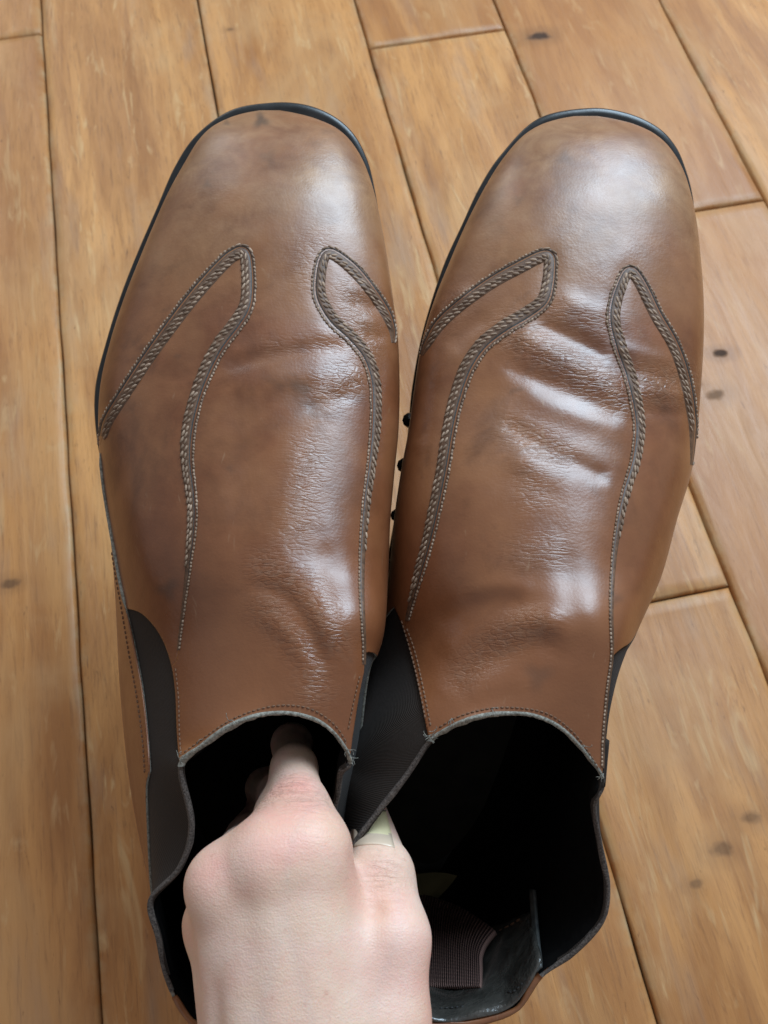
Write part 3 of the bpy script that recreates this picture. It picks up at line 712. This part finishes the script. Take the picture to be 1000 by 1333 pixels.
def regions_R(b):
    A = [tuple(p[:2]) for p in resample(np.array(SEAM_C + [(524, 818, 1), (515, 835, 1), (508, 870, 1)], float), 6)]
    B = [tuple(p[:2]) for p in resample(np.array(SEAM_D, float), 6)]
    uv = lambda pts: [tuple(b.px2uv(*p)) for p in pts]
    VM = b.nr - 1
    gl = uv(resample(np.array([(513, 790), (524, 815), (535, 850), (545, 895), (554, 940), (558, 962)], float), 6))
    yield 'elastic_gore', gl + [(20, VM + 1), (14.6, VM + 1), (15.2, VM - .7)] + [(gl[0][0] - 1.8, gl[0][1] + .2)], 6
    gr = uv([(797, 855), (791, 900), (787, 960)])
    g2 = uv([(830, 822), (812, 842)])
    yield 'elastic_gore', [g2[0], g2[1]] + gr + [(4, VM + 1), (10, VM + 1), (9.0, VM - .8)], 0
    a = uv(A); bb = uv(B)
    yield 'side_panel', [(12.01, a[0][1])] + a + [(a[-1][0], VM + 2), (12.01, VM + 2)], 0.0001
    yield 'side_panel', [(11.99, bb[0][1])] + bb + [(bb[-1][0], VM + 2), (11.99, VM + 2)], -4
RB['spots'] = [(735, 205, 9, .3), (675, 260, 6, .25), (800, 780, 9, .3), (882, 690, 7, .3), (700, 880, 16, .3)]; RB['regions'] = regions_R; RB['seams'] = lambda: (SEAM_C, SEAM_D)
Boot.sol = -1.0
bl = build_boot(LB); br_ = build_boot(RB)
seam(bl, SEAM_A, 1); seam(bl, SEAM_B, -1); seam(br_, SEAM_C, 1); seam(br_, SEAM_D, -1)
topline_trim(bl, LB); topline_trim(br_, RB)
sole(bl, [(352, 134), (395, 136), (432, 150), (460, 174), (478, 208), (488, 248), (496, 300), (504, 360), (508, 430), (506, 500), (500, 570), (492, 640), (484, 700), (476, 780), (455, 900), (420, 1020), (380, 1110), (320, 1165), (262, 1130), (215, 1040),
          (180, 930), (170, 820), (156, 720), (142, 640), (127, 575), (124, 508), (140, 440), (160, 378), (181, 325), (204, 272), (228, 217), (256, 176), (300, 144)],
     [(440, 900), (400, 1040), (360, 1120), (315, 1150), (268, 1110), (225, 1020), (205, 930), (300, 890)])
sole(br_, [(765, 141), (815, 147), (855, 165), (879, 190), (893, 222), (902, 258), (905, 300), (908, 360), (908, 430), (905, 500), (898, 560), (884, 620), (860, 690), (820, 780), (760, 900), (690, 1030), (620, 1120), (545, 1160), (492, 1120), (478, 1020),
           (482, 900), (494, 800), (506, 720), (520, 640), (530, 575), (536, 510), (547, 447), (562, 392), (580, 340), (602, 292), (624, 245), (652, 202), (700, 155)],
     [(720, 900), (660, 1030), (605, 1105), (545, 1140), (505, 1100), (495, 1010), (500, 920), (600, 890)])
for x, y in ((534, 547), (527, 606), (517, 671), (505, 738)):
    a = Acc(); c = P(x, y, .394); vs = []; k = 10
    for jj in range(7):
        for i in range(k):
            th = math.pi * jj / 6; an = 2 * math.pi * i / k; vs.append(c + (.0031 + .0004 * math.sin(y)) * np.array([math.sin(th) * math.cos(an) * 1.1, math.sin(th) * math.sin(an) * 1.1, math.cos(th)]))
    a.add(vs, grid_faces(k, 7, True)); a.build('sole_stud', RUBBER, br_.root)

stitch_row(bl, [(240, 980), (270, 958), (300, 938), (335, 924), (370, 918), (405, 923), (435, 943), (452, 968)], 6.5, 5, .00034, THREADB)
stitch_row(br_, [(572, 947), (600, 932), (640, 922), (680, 922), (715, 930), (745, 952), (768, 982), (780, 1003)], 6.5, 5, .00034, THREADB)
stitch_row(bl, [(468, 880), (460, 915), (453, 950)], 6, 4.6, .0003, THREADB)
stitch_row(br_, [(530, 818), (541, 850), (551, 895), (561, 945)], 6, 4.6, .00036, THREADB)
stitch_row(br_, [(523, 808), (534, 845), (545, 890), (555, 940)], 6, 4.6, .00036, THREADB)
stitch_row(bl, [(229, 870), (233, 910), (234, 950), (236, 985)], 6, 4.6, .0003, THREADB)
def edge_tube(b, pts, r, mat, name, h=.0003):
    path = resample(np.array(pts, float), 3); v = []
    for x, y in path:
        q = lift(b, x, y, h)
        if q is not None: v.append(q)
    a = Acc(); v = np.array(v)
    for _ in range(3): v[1:-1] = (v[:-2] + 2 * v[1:-1] + v[2:]) / 4
    tube(a, v, r * np.clip(np.minimum(np.arange(len(v)) + 1, len(v) - np.arange(len(v))) / 6, .3, 1), 8, jitter=.12); a.build(name, mat, b.root)
edge_tube(bl, [(131, 590), (137, 640), (147, 700), (157, 755), (166, 795)], .00085, EDGE, 'quarter_edge')
edge_tube(bl, [(166, 798), (176, 845), (186, 900), (193, 960), (196, 1010)], .0004, LEATHER, 'quarter_edge')
stitch_row(bl, [(140, 680), (150, 745), (158, 790), (168, 850), (178, 905), (186, 965), (189, 1010)], 6.5, 4.6, .00034, THREADB)
def fray(b, spots):
    a = Acc()
    for x, y, n in spots:
        for _ in range(n):
            p = lift(b, x, y, .0008)
            if p is None: continue
            q = np.array([p]); dr = rng.randn(3) * [1, 1, .4] + [0, -.8, .2]; dr /= np.linalg.norm(dr)
            for k in range(6): dr = dr + rng.randn(3) * .35; dr /= np.linalg.norm(dr); q = np.vstack([q, q[-1] + dr * .00055])
            tube(a, q, .00010, 4)
    a.build('frayed_thread', EDGE, b.root, stuff=True)
fray(bl, [(236, 988, 6), (455, 985, 8), (452, 975, 4), (262, 964, 2), (300, 940, 2)])
fray(br_, [(561, 958, 9), (570, 950, 4), (784, 1006, 7), (760, 970, 3), (640, 924, 3), (590, 936, 3)])
# inside the right boot: insole, heel grip, pull strap
def slab(b, pts, dz, name, mat):
    o = resample(np.array(pts, float), 8, closed=True)[:-1]; n = len(o)
    v = [P(x, y, sole_depth(y) - dz) for x, y in o] + [P(x, y, sole_depth(y) - dz + .002) for x, y in o]
    return obj(name, world(np.array(v)), [tuple(range(n)), tuple(range(n, 2 * n))[::-1]] + [(i, (i + 1) % n, n + (i + 1) % n, n + i)[::-1] for i in range(n)], mat, b.root, smooth=False)
slab(br_, [(690, 900), (650, 1010), (604, 1090), (555, 1125), (515, 1085), (500, 1000), (505, 900), (600, 820)], .0075, 'insole', DARKINSOLE)
slab(bl, [(420, 900), (400, 1020), (360, 1110), (310, 1135), (260, 1080), (235, 1000), (225, 900), (320, 820)], .0075, 'insole', DARKINSOLE)
slab(br_, [(612, 1150), (600, 1166), (570, 1180), (520, 1180), (512, 1146), (560, 1136), (592, 1139)], .0115, 'lit_insole_end', LITINSOLE)
patch(br_, [(540, 1235), (697, 1188), (710, 1278), (555, 1344)], 30, 22, lambda s, t: .0012 + .0022 * math.sin(math.pi * t) + .0011 * math.sin(11 * s + 3 * t) * math.sin(3 * t), 'heel_grip', BLACKLEATHER, br_.lin,
      bow=lambda s, t: (6 * s * t, 34 * t * math.sin(math.pi * s) + 4 * math.sin(math.pi * s) * (1 - t)))
patch(br_, [(552, 1170), (658, 1222), (632, 1302), (545, 1300)], 26, 26, lambda s, t: .004 + .004 * math.sin(math.pi * min(1, t * .9 + .05)), 'pull_strap', WEB, br_.lin,
      uvs=(12, 1), bow=lambda s, t: (0, -8 * math.sin(math.pi * s) * (1 - t)), th=.0018)
patch(br_, [(697, 1160), (703, 1160), (710, 1266), (702, 1270)], 5, 20, lambda s, t: .0022, 'lining_seam', simple('grey_edge', (.05, .055, .055), .45, (.10, .105, .10)), br_.lin)
stitch_row(br_, [(648, 1222), (668, 1210), (690, 1196)], 9, 6, .0004, THREADB, 2.6, br_.lin)
stitch_row(br_, [(694, 1200), (697, 1230), (697, 1262), (680, 1288), (650, 1304), (610, 1318), (570, 1322)], 7, 5, .00035, simple('dark_thread', (.02, .02, .02), .6), 2.4, br_.lin)
stitch_row(br_, [(636, 1226), (630, 1255), (620, 1295)], 9, 6, .0004, THREADB, 7.4, br_.lin) if False else None
# ------------------------------------------------------------------ the hand: one continuous surface
def capsule(p, a, b, ra, rb):
    ab = b - a; t = np.clip(((p - a) @ ab) / (ab @ ab), 0, 1); return np.linalg.norm(p - a - t[..., None] * ab, axis=-1) - (ra + (rb - ra) * t)
def smin(a, b, k):
    h = np.clip(.5 + .5 * (b - a) / k, 0, 1); return b * (1 - h) + a * h - k * h * (1 - h)
def ellip(p, c, r):
    q = (p - c) / r; k = np.linalg.norm(q, axis=-1); return (k - 1) * min(r) * 1.0
Cp = lambda *a: P(*a)
HANDP = dict(imcp=(402, 1106, .2800), mmcp=(354, 1116, .2775), rmcp=(290, 1150, .2815), pmcp=(284, 1200, .2925), wr=(400, 1560, .262))
def hand_sdf(p):
    W1, W2, W3, W4 = Cp(430, 1540, .268), Cp(405, 1545, .266), Cp(375, 1550, .268), Cp(362, 1560, .274)
    I, M, R_, K = [Cp(*HANDP[k]) for k in ('imcp', 'mmcp', 'rmcp', 'pmcp')]
    d = capsule(p, W1, I, .020, .0115)
    d = smin(d, capsule(p, W2, M, .020, .0112), .016)
    d = smin(d, capsule(p, W3, R_, .019, .0104), .013)
    d = smin(d, capsule(p, W4, K, .018, .0100), .008)
    d = smin(d, ellip(p, Cp(425, 1290, .292), np.array([.026, .040, .014])), .012)
    # fingers going down into the left boot
    def finger(pts, rs, k=.0045):
        f = None
        for (a, b), (ra, rb) in zip(zip(pts[:-1], pts[1:]), zip(rs[:-1], rs[1:])):
            c = capsule(p, Cp(*a), Cp(*b), ra, rb); f = c if f is None else smin(f, c, k)
        return f
    fi = finger([HANDP['imcp'], (389, 1052, .2950), (383, 1000, .321), (380, 968, .350), (374, 976, .376)], [.0112, .0096, .0078, .0074, .0062])
    fm = finger([HANDP['mmcp'], (366, 1062, .310), (364, 1034, .346), (345, 1025, .374), (340, 1040, .388)], [.0112, .0088, .0082, .0074, .0060])
    fr = finger([HANDP['rmcp'], (316, 1110, .318), (322, 1090, .350), (325, 1080, .376), (322, 1085, .390)], [.0100, .0084, .0078, .0070, .0057])
    fp = finger([HANDP['pmcp'], (276, 1160, .326), (290, 1125, .350), (300, 1115, .368), (305, 1118, .380)], [.0088, .0074, .0068, .0062, .0050])
    for f in (fi, fm, fr, fp): d = smin(d, f, .0075)
    d = smin(d, capsule(p, Cp(390, 1550, .267), Cp(324, 1140, .2800), .019, .0100), .010)
    d = smin(d, capsule(p, Cp(470, 1250, .2825), Cp(448, 1500, .270), .0115, .020), .012)
    # knuckle heads
    for k, r, o in (('imcp', .0078, .0035), ('mmcp', .0068, .0046), ('rmcp', .0060, .0050), ('pmcp', .0060, .0040)):
        c = Cp(*HANDP[k]); c = c + np.array([0, 0, o]); d = smin(d, np.linalg.norm(p - c, axis=-1) - r, .009)
    # thumb down into the right boot
    th = finger([(470, 1560, .272), (497, 1330, .279), (507, 1222, .285), (494, 1140, .300), (479, 1048, .347)], [.020, .0150, .0128, .0113, .0064], .004)
    d = smin(d, th, .0034)
    # tendons
    for a, b in (((410, 1400, .2585), (400, 1140, .2708)), ((380, 1400, .2575), (352, 1140, .2690)), ((345, 1420, .262), (292, 1160, .2755))):
        d = smin(d, capsule(p, Cp(*a), Cp(*b), .0030, .0026), .0075)
    for a, b2, c2, dep in (((310, 1178, .2715), (302, 1240, .2690), (284, 1340, .264), .0017), ((372, 1160, .2680), (378, 1230, .264), (384, 1300, .261), .0007)):
        g_ = np.minimum(capsule(p, Cp(*a), Cp(*b2), 0, 0), capsule(p, Cp(*b2), Cp(*c2), 0, 0)); d = d + dep * np.exp(-(np.clip(g_, 0, 1) / .0042) ** 2)
    # web crease between thumb and hand
    cr_ = capsule(p, Cp(466, 1120, .276), Cp(489, 1182, .2785), .0005, .0003); d = np.maximum(d, -(cr_ - .0012)) if False else d + .0022 * np.exp(-(np.clip(cr_, 0, 1) / .0022) ** 2)
    # forearm
    d = smin(d, capsule(p, Cp(400, 1560, .268), Cp(410, 2600, .190), .026, .036), .012)
    return d
def surface_nets(fn, lo, hi, h):
    xs = [np.arange(lo[i], hi[i] + h, h) for i in range(3)]; nx, ny, nz = map(len, xs)
    V = np.empty((nx, ny, nz))
    for i in range(0, nx, 16):
        g = np.stack(np.meshgrid(xs[0][i:i + 16], xs[1], xs[2], indexing='ij'), -1); V[i:i + 16] = fn(g)
    S = V < 0; c = np.zeros((nx - 1, ny - 1, nz - 1), int); acc = np.zeros((nx - 1, ny - 1, nz - 1, 3)); cnt = np.zeros((nx - 1, ny - 1, nz - 1))
    sl = lambda o, n: slice(o, o + n)
    for ax in range(3):
        for o1 in (0, 1):
            for o2 in (0, 1):
                off0 = [0, 0, 0]; oth = [a for a in range(3) if a != ax]; off0[oth[0]] = o1; off0[oth[1]] = o2; off1 = list(off0); off1[ax] = 1
                A = V[sl(off0[0], nx - 1), sl(off0[1], ny - 1), sl(off0[2], nz - 1)]; B = V[sl(off1[0], nx - 1), sl(off1[1], ny - 1), sl(off1[2], nz - 1)]
                m = (A < 0) != (B < 0); t = np.where(m, A / np.where(A == B, 1, A - B), 0)
                for k in range(3): acc[..., k] += np.where(m, off0[k] + (t if k == ax else 0), 0)
                cnt += m
    act = cnt > 0; idx = -np.ones(act.shape, int); idx[act] = np.arange(act.sum()); ii = np.argwhere(act)
    pts = (ii + acc[act] / cnt[act][:, None]) * h + np.array([x[0] for x in xs])
    fs = []
    for ax in range(3):
        o = [a for a in range(3) if a != ax]; n = [nx, ny, nz]
        s0 = [slice(1, n[k] - 1) for k in range(3)]; s0[ax] = slice(0, n[ax] - 1); s1 = list(s0); s1[ax] = slice(1, n[ax])
        a, b_ = S[tuple(s0)], S[tuple(s1)]; m = np.argwhere(a != b_); fl_ = a[tuple(m.T)]
        base = m.copy(); base[:, o[0]] += 1; base[:, o[1]] += 1
        q = []
        for d0, d1 in ((1, 1), (0, 1), (0, 0), (1, 0)):
            e = base.copy(); e[:, o[0]] -= d0; e[:, o[1]] -= d1; q.append(idx[tuple(e.T)])
        q = np.stack(q, 1); ff = fl_ if ax != 1 else ~fl_
        q[~ff] = q[~ff][:, ::-1]; fs.append(q)
    return pts, np.vstack(fs)
hp, hf = surface_nets(hand_sdf, (-.085, -.345, -.40), (.035, -.075, -.185), .00125)
adj = [(hf[:, a], hf[:, (a + 1) % 4]) for a in range(4)]
for _ in range(3):              # relax the net
    sm = np.zeros_like(hp); ct = np.zeros(len(hp))
    for a, c in adj: np.add.at(sm, a, hp[c]); np.add.at(ct, a, 1); np.add.at(sm, c, hp[a]); np.add.at(ct, c, 1)
    hp = hp * .5 + .5 * sm / ct[:, None]
pk = np.zeros(len(hp)); fo = np.zeros(len(hp))
for (x, y, d), r, s in (((384, 1060, .28), .018, .6), ((398, 1098, .27), .009, .5), ((352, 1105, .267), .010, .35), ((285, 1130, .275), .009, .5), ((385, 1030, .29), .012, .75), ((500, 1140, .28), .013, .6), ((270, 1200, .285), .010, .35), ((540, 1250, .28), .013, .4)):
    pk = np.maximum(pk, s * np.exp(-(np.linalg.norm(hp - P(x, y, d), axis=1) / r) ** 2))
for (x, y, d), r in (((400, 1040, .285), .010), ((385, 1010, .29), .012), ((505, 1120, .283), .010), ((350, 1060, .29), .012)):
    fo = np.maximum(fo, np.exp(-(np.linalg.norm(hp - P(x, y, d), axis=1) / r) ** 2))
wp = world(hp)
hand = obj('hand', wp, [tuple(q) for q in hf], SKIN, None, origin=world(P(400, 1300, .28)), attrs={'pink': pk, 'fold': fo})
hand['label'] = 'bare left hand with pale skin, fingers inside one boot and thumb in the other'; hand['category'] = 'hand'
hand['_org'] = [float(v) for v in world(P(400, 1300, .28))]
hb = BVHTree.FromPolygons([tuple(v) for v in hp], [tuple(q) for q in hf])
class _H: root = hand
def nailpatch():
    V = []; nu, nv = 13, 17
    for j in range(nv):
        for i in range(nu):
            s_ = i / (nu - 1) * 2 - 1; t_ = j / (nv - 1)
            hw = 28 - 6 * t_; x = 486 - 6 * t_ + s_ * hw; y = 1099 - 44 * t_ + 5 * s_ * s_ * (1 - t_)
            p = None
            for q_ in range(40):
                r = hb.ray_cast(Vector((0, 0, 0)), ray(x, y))
                if r[0] is not None and -r[0][2] > .295: p = np.array(r[0]); break
                x -= math.copysign(1, s_)
            if p is None: p = V[-1]
            V.append(p + (-p / np.linalg.norm(p)) * (.0003 - .0003 * s_ * s_))
    f = grid_faces(nu, nv); mi = [1 if (k // (nu - 1)) > 4 + abs(k % (nu - 1) - 7) // 2 * .5 and k % (nu - 1) > 2 else 0 for k in range(len(f))]
    o = obj('fingernail', world(np.array(V)), f, NAIL, hand, mats=[NAIL, NAILSUN], midx=mi)
    md = o.modifiers.new('thickness', 'SOLIDIFY'); md.thickness = .0003; md.offset = 0
nailpatch()
for o in bpy.data.objects:
    if '_org' in o: del o['_org']
